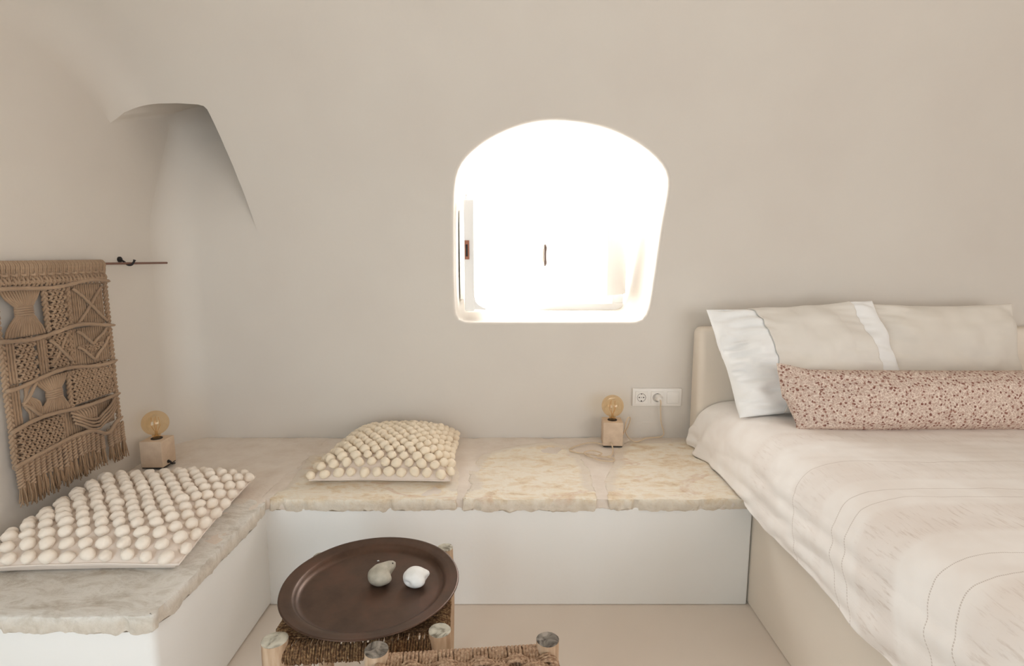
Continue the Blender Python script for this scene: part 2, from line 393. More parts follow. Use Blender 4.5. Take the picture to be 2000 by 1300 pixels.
def build_back_wall():
    STOP = 2.75
    FR = 0.013
    HL = off_loop(WL, FR)
    pk = []
    base = [(XL, 1.856)] + PK
    for i in range(len(base)-1):
        a, b = Vector(base[i]), Vector(base[i+1]); k = max(1, int((b-a).length/0.02))
        for j in range(k): pk.append(a.lerp(b, j/k))
    pk.append(Vector(base[-1])); 
    pkpoly = pk + [Vector((XL + 0.13*(1-cos(PI/2*k/12)) if k else XL, 1.305)) for k in range(12, -1, -1)]
    pkpoly = pk + [Vector((-1.10 + (XL+0.13+1.10)*k/8, 1.305)) for k in range(1, 8)] + pkpoly[len(pk):]
    pts = []; edges = []
    def addl(L, closed):
        b = len(pts); pts.extend(L)
        for i in range(len(L) if closed else len(L)-1): edges.append((b+i, b+(i+1) % len(L)))
    addl(HL, True); addl(pkpoly, False)
    rect = []
    g = 0.05
    xs = [XL + 0.13*(1-cos(PI/2*k/12)) if k else XL for k in range(12)] + [XL + 0.13 + k*g for k in range(int((XR-XL-0.13)/g))] + [XR]
    ss = [k*g for k in range(int(STOP/g))] + [STOP]
    n = 0
    for x in xs:
        for s in ss:
            p = Vector((x, s))
            bd = x in (XL, XR) or s in (0, STOP)
            if not bd and (dpoly(p, HL) < 0.018 or inpoly(x, s, HL)): continue
            if dpoly(p, pkpoly, False) < (0.004 if bd or x < XL+0.14 else 0.014): continue
            pts.append(p)
    V, E, F, *_ = delaunay_2d_cdt(pts, edges, [], 0, 1e-5)
    mb = MB(); om = {}; im = {}
    def ov(i):
        if i not in om: om[i] = mb.vert(outer(V[i].x, V[i].y))
        return om[i]
    def iv(i):
        if i not in im:
            a = outer(V[i].x, V[i].y); b = inner(V[i].x, V[i].y)
            im[i] = ov(i) if (a-b).length < 1e-4 else mb.vert(b)
        return im[i]
    ed = {}
    for f in F:
        c = (V[f[0]] + V[f[1]] + V[f[2]]) / 3
        if inpoly(c.x, c.y, HL): continue
        pin = inpoly(c.x, c.y, pkpoly)
        f = list(f)
        ar = (V[f[1]]-V[f[0]]).cross(V[f[2]]-V[f[0]])
        if ar < 0: f = f[::-1]
        idx = [(iv if pin else ov)(i) for i in f]
        if len(set(idx)) == 3: mb.face(idx)
        for k in range(3):
            key = tuple(sorted((f[k], f[(k+1) % 3]))); ed.setdefault(key, []).append(pin)
    for (a, b), l in ed.items():
        if len(l) == 2 and l[0] != l[1]:
            q = [ov(a), ov(b), iv(b), iv(a)]; q2 = []
            for x in q:
                if x not in q2: q2.append(x)
            if len(q2) >= 3: mb.face(q2)
    # reveal of the deep window: rounded arris, then back through the thickness of the wall
    rings = []
    cx, cz = 0.2, 1.36; n = len(WL)
    for k in range(6):
        a = k / 5 * PI/2; L = off_loop(WL, FR * (1 - sin(a)))
        rings.append([outer(p.x, p.y) + Vector((0, FR*(1-cos(a)), 0)) for p in L])
    r0 = rings[-1]
    for t in (0.25, 0.5, 0.75, 1.0):
        L = []
        for i, p in enumerate(WL):
            e = Vector((cx + (p.x-cx)*0.99, 2.95, cz + (p.y-cz)*0.965 - 0.004))
            q = r0[i].lerp(e, t); q.y += 0.0
            L.append(q)
        rings.append(L)
    # first ring must reuse the wall's own hole vertices
    ids = []
    lut = {}
    for i, vi in om.items(): lut[(round(V[i].x, 4), round(V[i].y, 4))] = vi
    first = [lut.get((round(p.x, 4), round(p.y, 4))) for p in HL]
    for r_i, L in enumerate(rings):
        ids.append([first[i] if (r_i == 0 and first[i] is not None) else mb.vert(p) for i, p in enumerate(L)])
    for r_i in range(len(ids)-1):
        for i in range(n):
            j = (i+1) % n
            mb.face((ids[r_i][i], ids[r_i+1][i], ids[r_i+1][j], ids[r_i][j]))
    o = mb.build('wall_back', M_wall, sharp=42); tag(o, kind='structure')
    # ceiling continues the vault to behind the viewer
    mc = MB()
    nx, ns = 60, 50
    def cf(i, j):
        x = XL + (XR-XL)*i/(nx-1); t = j/(ns-1)
        p, nn = arc(x, STOP)
        if t == 0: return outer(x, STOP)
        r = Rv(x); send = S0 + r*PI/2 + (YB - r - YR)
        s = STOP + (send-STOP)*t; return outer(x, s)
    mc.grid(nx, ns, cf); tag(mc.build('ceiling', M_wall, sharp=0), kind='structure')
    # matching grid edge: tiny overlap strip avoids light leaks
build_back_wall()
def slab(name, a, b, mat):
    m = MB(); m.box(a, b); return tag(m.build(name, mat, smooth=False), kind='structure')
slab('wall_left', (XL-0.3, YR-0.1, -0.02), (XL, YB+0.3, 2.9), M_wall)
slab('wall_right', (XR, YR-0.1, -0.02), (XR+0.3, YB+0.3, 3.3), M_wall)
slab('wall_rear', (XL-0.3, YR-0.2, -0.02), (XR+0.3, YR, 3.3), M_wall)
slab('floor', (XL-0.3, YR-0.2, -0.12), (XR+0.3, YB+0.1, 0.0), M_floor)

# ------------------------------------------------------------------ window in the reveal
YW = 2.90
win = bpy.data.objects.new('window_1', None); COL.objects.link(win); win['kind'] = 'structure'
def arch_x(z, side):   # reveal outline at the frame plane
    return (-0.245 if side < 0 else 0.62)
m = MB()   # fixed frame with a post between the leaves
x0, xm, x1, z0, z1 = -0.235, 0.140, 0.585, 0.925, 1.52
m.box((x0, YW, z0), (x1, YW+0.05, z0+0.05)); m.box((x0, YW, z1-0.05), (x1, YW+0.05, z1))
m.box((x0, YW, z0+0.05), (x0+0.045, YW+0.05, z1-0.05)); m.box((x1-0.065, YW, z0+0.05), (x1, YW+0.05, z1-0.05))
bevel(m.build('window_frame', M_frame, win, False), 0.004)
def leaf(name, parent, X0, X1, Z0, Z1, y, th, rail=0.045, pane=True, origin=None, rz=0):
    m = MB(); ox, oy = origin if origin else (0, 0)
    a, b = X0-ox, X1-ox; y -= oy
    m.box((a, y, Z0), (a+rail, y+th, Z1)); m.box((b-rail, y, Z0), (b, y+th, Z1))
    m.box((a+rail, y, Z0), (b-rail, y+th, Z0+rail)); m.box((a+rail, y, Z1-rail), (b-rail, y+th, Z1))
    o = m.build(name, M_frame, parent, False); bevel(o, 0.004)
    if origin: o.location = (ox, oy, 0); o.rotation_euler = (0, 0, rz)
    if pane:
        g = MB(); g.box((a+rail, y+th*0.45, Z0+rail), (b-rail, y+th*0.55, Z1-rail))
        g.build('window_pane', M_pane, o, False)
    return o
rl = leaf('casement', win, xm, 0.525, z0+0.045, z1-0.05, YW-0.03, 0.045)
ll = leaf('casement', win, -0.205, 0.138, z0+0.045, z1-0.05, YW-0.03, 0.045, origin=(-0.205, YW-0.03), rz=math.radians(-92))
# drip rail on the lower edge of the open leaf
m = MB(); m.grid(2, 5, lambda i, j: ((0.0 if i == 0 else 0.34), 0.045 + 0.055*[0, 0.1, 0.35, 0.75, 1][j], z0+0.115 - 0.06*[0, 0.45, 0.7, 0.9, 1][j]))
m.grid(2, 2, lambda i, j: ((0.0 if i == 0 else 0.34), 0.045 + 0.055*(1-j), z0+0.053))
m.face((0, 2, 4, 6, 8, 12, 10) if False else (0, 2, 4, 6, 8, 12)); m.face((1, 13, 9, 7, 5, 3))
m.build('drip_rail', M_frame, ll, False)
# lock on the free edge of the open leaf
m = MB(); m.box((0.343, 0.004, 1.205), (0.348, 0.024, 1.29)); lk = m.build('lock_plate', M_copper, ll, False)
m = MB(); m.box((0.348, 0.009, 1.218), (0.3505, 0.017, 1.272)); m.build('latch_slot', M_dark, lk, False)
# handle of the closed leaf
m = MB(); m.tube([(0.163, YW-0.034, 1.19), (0.163, YW-0.034, 1.255)], 0.009, 10); hp = m.build('handle', M_brass, rl)
m = MB(); m.tube(spline([(0.168, YW-0.05, 1.172), (0.170, YW-0.055, 1.185), (0.169, YW-0.058, 1.222), (0.170, YW-0.055, 1.26), (0.168, YW-0.05, 1.274)], 4), [0.006]*3+[0.0085]*3+[0.006]*3+[0.0045]*0+[0.006]*2+[0.0085]*3+[0.006]*3, 10); m.build('lever', M_bronze, hp)
# solid inner shutters, swung open
def shutter(ox, oy, wd, Z0, Z1, rz):
    m = MB(); m.box((0, 0, Z0), (wd, 0.019, Z1)); 
    o = m.build('shutter', M_frame, win, False); o.location = (ox, oy, 0); o.rotation_euler = (0, 0, rz); bevel(o, 0.003)
    m = MB(); m.box((0.05, -0.004, Z0+0.05), (wd-0.05, 0.002, Z1-0.05)); bevel(m.build('shutter_panel', M_frame, o, False), 0.003)
    return o
shutter(-0.246, YW-0.01, 0.27, z0+0.09, z1-0.09, math.radians(-90))
shutter(0.575, YW-0.02, 0.20, z0+0.10, z1-0.10, math.radians(180+52))
# small glazed fanlight line above the frame
m = MB(); m.box((x0, YW+0.01, z1), (x1, YW+0.04, z1+0.02)); bevel(m.build('transom', M_frame, win, False), 0.004)

# ------------------------------------------------------------------ masonry benches
BT, FY, FX, EY = 0.40, 1.80, -0.845, 1.185
def rough_slab(name, outline, parent, mat, top=BT, th=0.043, seed=0, bumpy=0.003, front=None):
    """stone slab with a chipped, irregular arris"""
    L = smooth_loop(outline, 0.006)
    # orientation counter-clockwise
    A = sum(L[i-1].x*L[i].y - L[i].x*L[i-1].y for i in range(len(L)))
    if A < 0: L = L[::-1]
    n = len(L)
    rows = []
    specs = [(-0.008, 0.0), (-0.001, -0.001), (0.0, -0.003), (0.001, -0.5), (0.0, -0.85), (-0.006, -1.0)]
    def ring(off, dz, k):
        R_ = []
        for i in range(n):
            t = (L[(i+1) % n] - L[i-1]).normalized(); nn = Vector((t.y, -t.x))
            p = L[i] + nn*off
            j1 = nz(p.x+seed, p.y, k*0.35, 14)*0.005 + nz(p.x, p.y+seed, k*0.9, 60)*0.0035 + nz(p.x, p.y+seed, k*1.9, 130)*0.0015
            chip = max(0, nz(p.x, p.y, 5+seed, 26)-0.20) * 0.030 * (0.25, 0.35, 0.6, 1.0, 1.5, 1.2)[k]
            p = p + nn*(j1 - chip)
            z = top + (dz*th if dz <= -0.5 else dz) - (chip*0.45 if k in (1, 2) else 0) 
            if k >= 4: z += (nz(p.x, p.y, 9+seed, 24)*0.010 + nz(p.x, p.y, seed, 70)*0.005)
            z += nz(p.x, p.y, seed, 9)*bumpy*(1 if k < 3 else 0)
            R_.append((p.x, p.y, z))
        return R_
    mb = MB(); ids = []
    for k, (o_, dz) in enumerate(specs): ids.append([mb.vert(p) for p in ring(o_, dz, k)])
    for k in range(len(ids)-1):
        for i in range(n):
            j = (i+1) % n; mb.face((ids[k][j], ids[k][i], ids[k+1][i], ids[k+1][j]))
    inner_l = [Vector(mb.v[i][:2]) for i in ids[0]]
    pts = list(inner_l); edges = [(i, (i+1) % n) for i in range(n)]
    xs = [p.x for p in inner_l]; ys = [p.y for p in inner_l]
    g = 0.022; x = min(xs)+g*0.5
    while x < max(xs):
        y = min(ys)+g*0.5
        while y < max(ys):
            p = Vector((x + nz(x, y, 1, 40)*0.006, y))
            if inpoly(p.x, p.y, inner_l) and dpoly(p, inner_l) > 0.009: pts.append(p)
            y += g
        x += g
    V, E, F, *_ = delaunay_2d_cdt(pts, edges, [], 0, 1e-6)
    m_ = {}
    for i, v in enumerate(V):
        if i < n and (v - inner_l[i]).length < 1e-5: m_[i] = ids[0][i]
        else: m_[i] = mb.vert((v.x, v.y, top + nz(v.x, v.y, seed, 9)*bumpy + nz(v.x, v.y, seed, 35)*0.0012))
    for f in F:
        c = sum((V[i] for i in f), Vector((0, 0)))/len(f)
        if inpoly(c.x, c.y, inner_l): 
            f = list(f)
            if (V[f[1]]-V[f[0]]).cross(V[f[2]]-V[f[0]]) < 0: f = f[::-1]
            mb.face([m_[i] for i in f])
    mb.face(ids[-1])
    edge = []; side = []
    for v in mb.v:
        p = Vector(v[:2]); d = dpoly(p, L)
        e = max(0.0, 1 - d/0.075)
        if front and front(p): e = 0.0
        edge.append(float(e)); side.append(1.0 if v[2] < top-0.006 else 0.0)
    mb.at['edge'] = edge; mb.at['side'] = side
    return mb.build(name, mat, parent, sharp=48)

lb = empty('stone_bench', (-1.17, 1.3, 0), 'built-in white bench with rough stone top under the wall hanging, left foreground', 'bench')
rb = empty('stone_bench', (0.0, 2.1, 0), 'long white built-in bench with golden stone top under the window', 'bench')
def rel(o, e): o.location = -Vector(e.location); return o
def soft_box(a, b, name, mat, par, r=0.012):
    m = MB(); m.box(a, b); o = m.build(name, mat, par, True, 0); rel(o, par)
    md = o.modifiers.new('b', 'BEVEL'); md.width = r; md.segments = 4; return o
soft_box((XL, EY+0.012, 0), (FX-0.005, YB, BT-0.035), 'plastered_base', M_white, lb, 0.02)
soft_box((FX-0.03, FY, 0), (0.83, YB, BT-0.035), 'plastered_base', M_white, rb, 0.008)
# mortar bed between the slabs
def mortar(outline, par, seed, top=BT-0.002):
    return rel(rough_slab('mortar_bed', outline, par, M_mortar, top, 0.040, seed, 0.004), par)
mortar([(XL, EY+0.004), (FX+0.002, EY+0.004), (FX+0.002, FY+0.02), (FX+0.006, YB), (XL, YB)], lb, 3)
mortar([(FX-0.02, FY-0.003), (0.83, FY-0.003), (0.83, YB), (FX-0.02, YB)], rb, 8)
fr_l = lambda p: p.x > FX-0.05 or p.y < EY+0.05
fr_b = lambda p: p.y < FY+0.05
rel(rough_slab('stone_slab', [(-1.47, EY-0.012), (FX+0.012, EY-0.012), (FX+0.014, 1.5), (FX+0.010, 1.775), (-0.93, 1.80), (-1.2, 1.77), (-1.47, 1.72)], lb, M_stone_grey, BT+0.001, 0.05, 1.3, 0.005, fr_l), lb)
rel(rough_slab('stone_slab', [(-1.46, 2.13), (-1.30, 2.10), (-1.10, 1.96), (-0.98, 1.99), (-0.95, 2.12), (-0.98, 2.24), (-1.25, 2.27), (-1.46, 2.24)], lb, M_stone_grey, BT+0.0005, 0.03, 5.2, 0.003), rb)
rel(rough_slab('stone_slab', [(-1.46, 2.29), (-0.87, 2.33), (-0.86, 2.42), (-1.46, 2.43)], lb, M_stone_grey, BT+0.0005, 0.03, 6.7, 0.003), rb)
rel(rough_slab('stone_slab', [(-0.83, FY-0.012), (-0.19, FY-0.012), (-0.20, 2.0), (-0.25, 2.22), (-0.70, 2.28), (-0.84, 2.2), (-0.82, 2.0)], rb, M_stone, BT+0.001, 0.045, 2.1, 0.003, fr_b), rb)
rel(rough_slab('stone_slab', [(-0.17, FY-0.012), (0.29, FY-0.012), (0.30, 2.05), (0.27, 2.3), (0.18, 2.38), (0.0, 2.32), (-0.12, 2.22), (-0.175, 2.06), (-0.15, 1.92)], rb, M_stone, BT+0.001, 0.045, 11.4, 0.003, fr_b), rb)
rel(rough_slab('stone_slab', [(0.33, FY-0.012), (0.822, FY-0.010), (0.822, 2.41), (0.52, 2.39), (0.44, 2.27), (0.40, 2.1), (0.34, 1.95)], rb, M_stone, BT+0.001, 0.045, 14.9, 0.003, fr_b), rb)

# ------------------------------------------------------------------ bed: rendered platform, headboard, mattress
bed = empty('masonry_bed', (1.7, 1.4, 0), 'beige rendered built-in bed with plastered headboard beside the bench', 'bed')
BX0, BX1 = 0.835, 2.45
soft_box((BX0, 0.35, 0), (BX1, YB, 0.385), 'platform', M_beige, bed, 0.012)
m = MB()
def hb(i, j):
    return None
m.box((0.802, 2.322, BT-0.01), (BX1+0.05, YB-0.006, 0.915)); o = m.build('headboard', M_beige, bed, True, 0); rel(o, bed)
md = o.modifiers.new('b', 'BEVEL'); md.width = 0.028; md.segments = 5
m = MB(); m.box((0.875, 0.42, 0.386), (BX1-0.06, 2.315, 0.575)); o = m.build('mattress', M_pillow, bed, True, 0); rel(o, bed)
md = o.modifiers.new('b', 'BEVEL'); md.width = 0.05; md.segments = 4

# bedspread
def bedspread():
    mb = MB(); NU, NY = 120, 150
    # cross profile: hem -> drape -> rounded edge -> top
    prof = spline([(0.783, 0.392), (0.789, 0.425), (0.799, 0.465), (0.812, 0.51), (0.834, 0.552), (0.868, 0.583), (0.912, 0.598), (0.98, 0.603), (1.1, 0.603)], 8)
    prof = [Vector(p + (0,)) if not isinstance(p, Vector) else p for p in prof]
    acc = [0]
    for i in range(1, len(prof)): acc.append(acc[-1] + (prof[i]-prof[i-1]).length)
    xs = [(prof[i].x, prof[i].y, acc[i]) for i in range(len(prof))]
    xe = 1.1
    while xe < 2.50:
        xe += 0.022; xs.append((xe, 0.603, acc[-1] + xe - 1.1))
    pat = []
    Ymax, Ymin = 2.318, 0.33
    nyl = [Ymin + (Ymax-Ymin)*k/(NY-1) for k in range(NY)]
    def fn(i, j):
        x, z, e = xs[i]; y = nyl[j]
        drop = max(0, 1 - e/0.26)
        bk = smst((y - 1.95)/0.35)
        w = drop*(0.006*nz(y, e, 0, 5) + 0.007*nz(y*1.2 + e*2.0, e*3, 4, 9))
        w += drop*bk*(0.018*sin(y*38 + e*12) + 0.012*nz(y, e*2, 8, 14)) * (0.5 + drop)
        # slanting soft folds running down the drape
        w += 0.0045*smst(e/0.03)*smst((0.17-e)/0.05)*sin(e*95 + 4*nz(y, e, 6, 2.2) + y*3)*smst((2.1-y)/0.3)
        fold = drop*0.010*max(0, sin((y*1.0 + e*2.6)*17 + 3*nz(y, e, 1, 3)))*smst((2.2-y)/0.4)
        nx_ = -0.85 if z < 0.59 else -0.2
        X = x + nx_*(w + fold*0.6) - bk*0.022*drop
        Z = z + (w*0.4 + 0.0035*nz(X, y, 2, 6) + 0.0022*nz(X*1.0, y*6, 7, 6))*(1 if e > 0.05 else 0.4)
        if e < 0.02: Z += 0.012*nz(y, 0, 0, 4)*1.0
        if y > 1.86: X = X if e > 0.03 else X
        Zmin = 0.4065 if (y > FY-0.03 and X < 0.84) else 0.0
        Z = max(Z, Zmin + (0.002 if Zmin else 0))
        q = y + 0.2*(max(0, (0.42-e)/0.42))**2
        pat.append((e, q, 0.0))
        return (X, y, Z)
    mb.grid(len(xs), NY, fn); mb.at['pat'] = pat
    o = mb.build('bedspread', M_spread, None, sharp=0)
    sd = o.modifiers.new('thick', 'SOLIDIFY'); sd.thickness = 0.004; sd.offset = 1
    ss = o.modifiers.new('s', 'SUBSURF'); ss.levels = 1; ss.render_levels = 1
    return tag(o, 'pale cream bedspread with stitched curved stripes draped over the bed side', 'bedspread')
bedspread()

# ------------------------------------------------------------------ pillows
def pillow(name, Wd, Hh, T, mat, C, ux, uy, seed, label=None, cat=None, group=None, nu=90, nv=60, pinch=0.07, wr=0.006, ends=0.01, ret=False, parent=None, corner=None):
    ux = Vector(ux).normalized(); uy = Vector(uy).normalized(); uz = ux.cross(uy).normalized(); C = Vector(C)
    mb = MB()
    def S(u, v, sg):
        x = Wd/2*u*(1 - pinch*0.5*cos(PI*v/2)); y = Hh/2*v*(1 - pinch*cos(PI*u/2))
        if corner: x, y = corner(u, v, x, y)
        h = T/2*(max(0, (1-abs(u)**2.6))*max(0, (1-abs(v)**2.6)))**0.5
        endf = abs(u)**2
        k = wr*nz(u*2.2+seed, v*2.0, sg, 1.6)*2
        k += ends*(0.35 if u > 0 and name == 'pillow' else 1)*endf*nz(u*1.5+seed, v*5.5+u, 3*sg, 1.7)*(1-abs(u)**8)*2
        k *= min(1, h/(T*0.12+1e-6))
        return C + ux*x + uy*y + uz*(sg*h + k)
    for sg in (1, -1):
        mb.grid(nu+1, nv+1, lambda i, j: S(sin(PI/2*(2*i/nu-1)), sin(PI/2*(2*j/nv-1)), sg), flip=(sg < 0))
    o = mb.build(name, mat, parent, sharp=0)
    o.data.validate()
    wl = o.modifiers.new('w', 'WELD'); wl.merge_threshold = 0.0004
    if label: tag(o, label, cat, group)
    return (o, S) if ret else o
# left pillow leans on the headboard
def cornA(u, v, x, y):
    return x + 0.0, y
oA, SA = pillow('pillow', 0.68, 0.455, 0.165, M_pillow, (1.178, 2.165, 0.822), (1, 0.0, 0.055), (-0.16, 0.46, 0.86), 2.0,
                'white-edged pillow with cream linen panel leaning at the left end of the headboard', 'pillow', pinch=0.05, wr=0.012, ends=0.040, ret=True)
# linen wrap round the middle of that pillow: part of its case
mb = MB(); nu, nv = 90, 60
mb.grid(nu+1, nv+1, lambda i, j: SA(-0.52 + 1.16*i/nu + 0.05*sin(j/nv*PI), sin(PI/2*(2*j/nv-1))*0.998, 1) + Vector((0, -0.86, 0.46))*(0.0075 + 0.004*max(0, nz(i/nu*5, j/nv*1.5, 4, 1.6))))
cb = mb.build('linen_panel', M_band, oA, sharp=0); cb['label'] = 'cream linen panel of the pillowcase'
sd = cb.modifiers.new('t', 'SOLIDIFY'); sd.thickness = 0.002
pillow('pillow', 0.62, 0.43, 0.14, M_pillow2, (1.772, 2.236, 0.822), (1, 0.0, 0.0), (0.05, 0.34, 0.93), 9.0,
       'plain ivory pillow leaning on the headboard, right of the white-edged one', 'pillow', pinch=0.06, wr=0.010, ends=0.012)
def cornB(u, v, x, y):
    if u < 0:
        e = smst((-u-0.80)/0.2); x = x - 0.012*e*(1 if v > 0 else 0.2); y = y + 0.022*e*max(0, v)**3
        x += 0.035*e*(0 if v > 0 else 1)*min(1, -v*1.3) + 0.018*smst((-u-0.8)/0.2)*(1-v)*0.5
    return x, y
pillow('bolster_cushion', 1.22, 0.222, 0.17, M_floral, (1.585, 1.957, 0.703), (1, 0.012, -0.004), (0.0, 0.22, 0.97), 5.0,
       'long floral bolster cushion in brown and pink lying in front of the pillows', 'cushion', nu=110, nv=36, pinch=0.03, wr=0.004, ends=0.010, corner=cornB)

# ------------------------------------------------------------------ pom-pom cushions
def bobble_cushion(corners, th, seam, label, seed, mat_ball, zb, nc=10, nr=16, r=0.0175):
    A, B, C_, D = [Vector(c) for c in corners]     # front left, front right, back right, back left
    ctr = (A+B+C_+D)/4
    root = empty('bobble_cushion', (ctr.x, ctr.y, zb), label, 'cushion', 'cream bobble cushions on the stone benches')
    def bil(u, v):
        a = (u+1)/2; b = (v+1)/2
        p = (A*(1-a)+B*a)*(1-b) + (D*(1-a)+C_*a)*b
        c2 = ctr
        k = 1 - 0.035*(cos(PI*u/2)*abs(v)**3 + cos(PI*v/2)*abs(u)**3)
        return c2 + (p-c2)*k
    def top(u, v):
        p = bil(u, v); h = (max(0, 1-abs(u)**2.4)*max(0, 1-abs(v)**2.4))**0.55
        z = zb + seam*(0.55+0.45*min(1, (1-max(abs(u), abs(v)))*3)) + h*(th-seam) + 0.004*nz(u+seed, v, 1, 2.0)
        z += 0.10*0 
        return Vector((p.x, p.y, z))
    def bot(u, v):
        p = bil(u, v); e = max(abs(u), abs(v)); k = smst((1-e)/0.12)
        return Vector((p.x, p.y, zb + 0.0005 + seam*0.40*(1-k) + 0.004*(nz(u*5+seed, v*5, 0, 1)+1)*(1-k)))
    mb = MB(); n = 44
    mb.grid(n+1, n+1, lambda i, j: top(2*i/n-1, 2*j/n-1)); mb.grid(n+1, n+1, lambda i, j: bot(sin(PI/2*(2*i/n-1)), sin(PI/2*(2*j/n-1))), flip=True)
    # piping seam
    P = [top(-1+2*i/24, -1) for i in range(24)] + [top(1, -1+2*i/24) for i in range(24)] + [top(1-2*i/24, 1) for i in range(24)] + [top(-1, 1-2*i/24) for i in range(25)]
    # join the two skins
    bt = [bot(-1+2*i/24, -1) for i in range(24)] + [bot(1, -1+2*i/24) for i in range(24)] + [bot(1-2*i/24, 1) for i in range(24)] + [bot(-1, 1-2*i/24) for i in range(25)]
    mb.grid(len(P), 2, lambda i, j: (bt[i] if j == 0 else P[i]))
    rel(mb.build('cushion_cover', M_cover, root, sharp=0), root)
    mb = MB(); mb.tube(P, 0.0028, 6, False); rel(mb.build('piping', M_cover, root, sharp=0), root)
    spots = []
    for j in range(nr):
        v = -0.955 + 1.91*j/(nr-1)
        for i in range(nc):
            u = -0.965 + 1.93*(i + (0.5 if j % 2 else 0.0))/(nc-0.5)
            u += random.uniform(-1, 1)*0.012; v2 = v + random.uniform(-1, 1)*0.010
            a = top(u, v2); du = top(min(1, u+.03), v2) - top(u-.03, v2); dv = top(u, min(1, v2+.03)) - top(u, v2-.03)
            nn = du.cross(dv).normalized()
            spots.append((a + nn*r*0.62, nn))
    spots.sort(key=lambda s: s[0].y)
    rnd = random.Random(seed)
    def ball(seed_, rr):
        m = MB(); nl, nk = 14, 9
        def bf(i, j):
            d = Vector((sin(PI*j/nk)*cos(2*PI*i/nl), sin(PI*j/nk)*sin(2*PI*i/nl), cos(PI*j/nk)))
            return Vector((d.x*1.04, d.y*0.98, d.z*0.90)) * rr * (1 + 0.20*nz(d.x+seed_, d.y, d.z, 1.3) + 0.05*nz(d.x, d.y+seed_, d.z, 4.0))
        m.grid(nl, nk+1, bf, True, flip=True)
        return m
    me = None; kinds = []
    for k in range(100):
        p, nn = spots[k]
        if k < 4:
            o = ball(seed+k*3.3, r).build('bobble', mat_ball, root, sharp=0); kinds.append(o)
        else:
            o = kinds[k % 4].copy(); COL.objects.link(o); o.parent = root
        o.location = p - Vector(root.location)
        q = nn.to_track_quat('Z', 'Y').to_euler(); o.rotation_euler = (q.x, q.y, rnd.uniform(0, 6))
        s = rnd.uniform(0.9, 1.08); o.scale = (s*rnd.uniform(0.95, 1.12), s*rnd.uniform(0.92, 1.05), s)
    mb = MB()
    for p, nn in spots[100:]:
        b = ball(rnd.uniform(0, 90), r*rnd.uniform(0.92, 1.08)); base = len(mb.v)
        mb.v += [tuple(Vector(v)+p) for v in b.v]; mb.f += [tuple(i+base for i in f) for f in b.f]; mb.mi += b.mi
    o = rel(mb.build('bobbles', mat_ball, root, sharp=0), root); o['kind'] = 'stuff'
    return root
bobble_cushion([(-1.405, 1.312, 0), (-0.862, 1.332, 0), (-0.925, 1.90, 0), (-1.445, 1.87, 0)], 0.088, 0.056,
               'cream bobble cushion lying on the left stone bench below the macrame hanging', 3, M_wool, BT+0.004, 11, 17, 0.0172)
bobble_cushion([(-0.735, 1.905, 0), (-0.225, 1.90, 0), (-0.245, 2.40, 0), (-0.690, 2.41, 0)], 0.100, 0.030,
               'plump cream bobble cushion on the long bench against the wall left of the window', 8, M_wool2, BT+0.003, 11, 17, 0.0180)

# ------------------------------------------------------------------ block lamps
def block_lamp(loc, rz, label, cord=None):
    r = empty('block_lamp', loc, label, 'lamp', 'stone block lamps with bare globe bulbs', rz)
    a = 0.0425; h = 0.108
    m = MB(); m.box((-a+0.002, -a+0.002, 0), (a-0.002, a-0.002, 0.004)); m.build('foot_pad', M_dark, r, False)
    m = MB(); m.box((-a, -a, 0.004), (a, a, h)); bevel(m.build('stone_block', M_block, r, True, 0), 0.0025)
    m = MB(); m.lathe([(0.0205, h-0.001), (0.0205, h+0.0025), (0.0165, h+0.0025), (0.0155, h+0.001), (0.0001, h+0.001)], n=28); m.build('lamp_socket', M_dark, r)
    zc = h + 0.0635; R = 0.0475
    prof = [(0.0135, h+0.001), (0.0135, h+0.010)]
    a0 = math.asin(0.0165/R)
    for k in range(0, 25):
        th = PI - a0 - (PI - a0)*k/24
        prof.append((max(0.0001, R*sin(th)), zc + R*cos(th)))
    m = MB(); m.lathe(prof, n=40); b = m.build('glass_bulb', M_amber, r, sharp=0)
    m = MB(); m.lathe([(0.0001, h+0.030), (0.005, h+0.028), (0.006, h+0.016), (0.012, h+0.002)], n=16); m.build('bulb_stem', M_amber, b, sharp=0)
    m = MB()
    for k in range(4):
        q = k*PI/2+0.4
        m.tube([(0.004*cos(q), 0.004*sin(q), h+0.028), (0.015*cos(q), 0.015*sin(q), zc-0.012), (0.012*cos(q), 0.012*sin(q), zc+0.022)], 0.0009, 5)
    m.build('filament', M_fil, b)
    return r
lampL = block_lamp((-1.396, 2.093, BT+0.004), 0.0, 'stone block lamp with amber globe bulb in the left corner beside the macrame')
lampR = block_lamp((0.438, 2.338, BT+0.004), -0.06, 'stone block lamp with amber globe bulb on the long bench near the sockets')
m = MB(); m.tube(spline([(0.0425, -0.010, 0.018), (0.050, -0.010, 0.018), (0.056, -0.006, 0.008), (0.055, 0.01, 0.003)], 4), 0.004, 8); m.build('cord', M_dark, lampL)
m = MB(); m.tube([(0.041, -0.010, 0.018), (0.046, -0.010, 0.018)], 0.0065, 10); m.build('cord_grommet', M_dark, lampL)
m = MB()
zz = 0.4065
pts = [(0.400, 2.300, 0.414), (0.352, 2.345, zz), (0.300, 2.32, zz), (0.245, 2.262, zz), (0.268, 2.225, zz), (0.330, 2.198, zz), (0.385, 2.170, zz), (0.412, 2.150, zz+.002), (0.402, 2.122, zz), (0.352, 2.138, zz), (0.300, 2.205, zz+.002), (0.335, 2.235, zz+.004),
       (0.372, 2.200, zz+.005), (0.350, 2.168, zz+.005), (0.378, 2.160, zz+.005), (0.408, 2.182, zz+.003), (0.425, 2.235, zz), (0.428, 2.262, 0.414), (0.427, 2.285, 0.424), (0.426, 2.297, 0.424)]
m.tube(spline(pts, 8), 0.0028, 8)
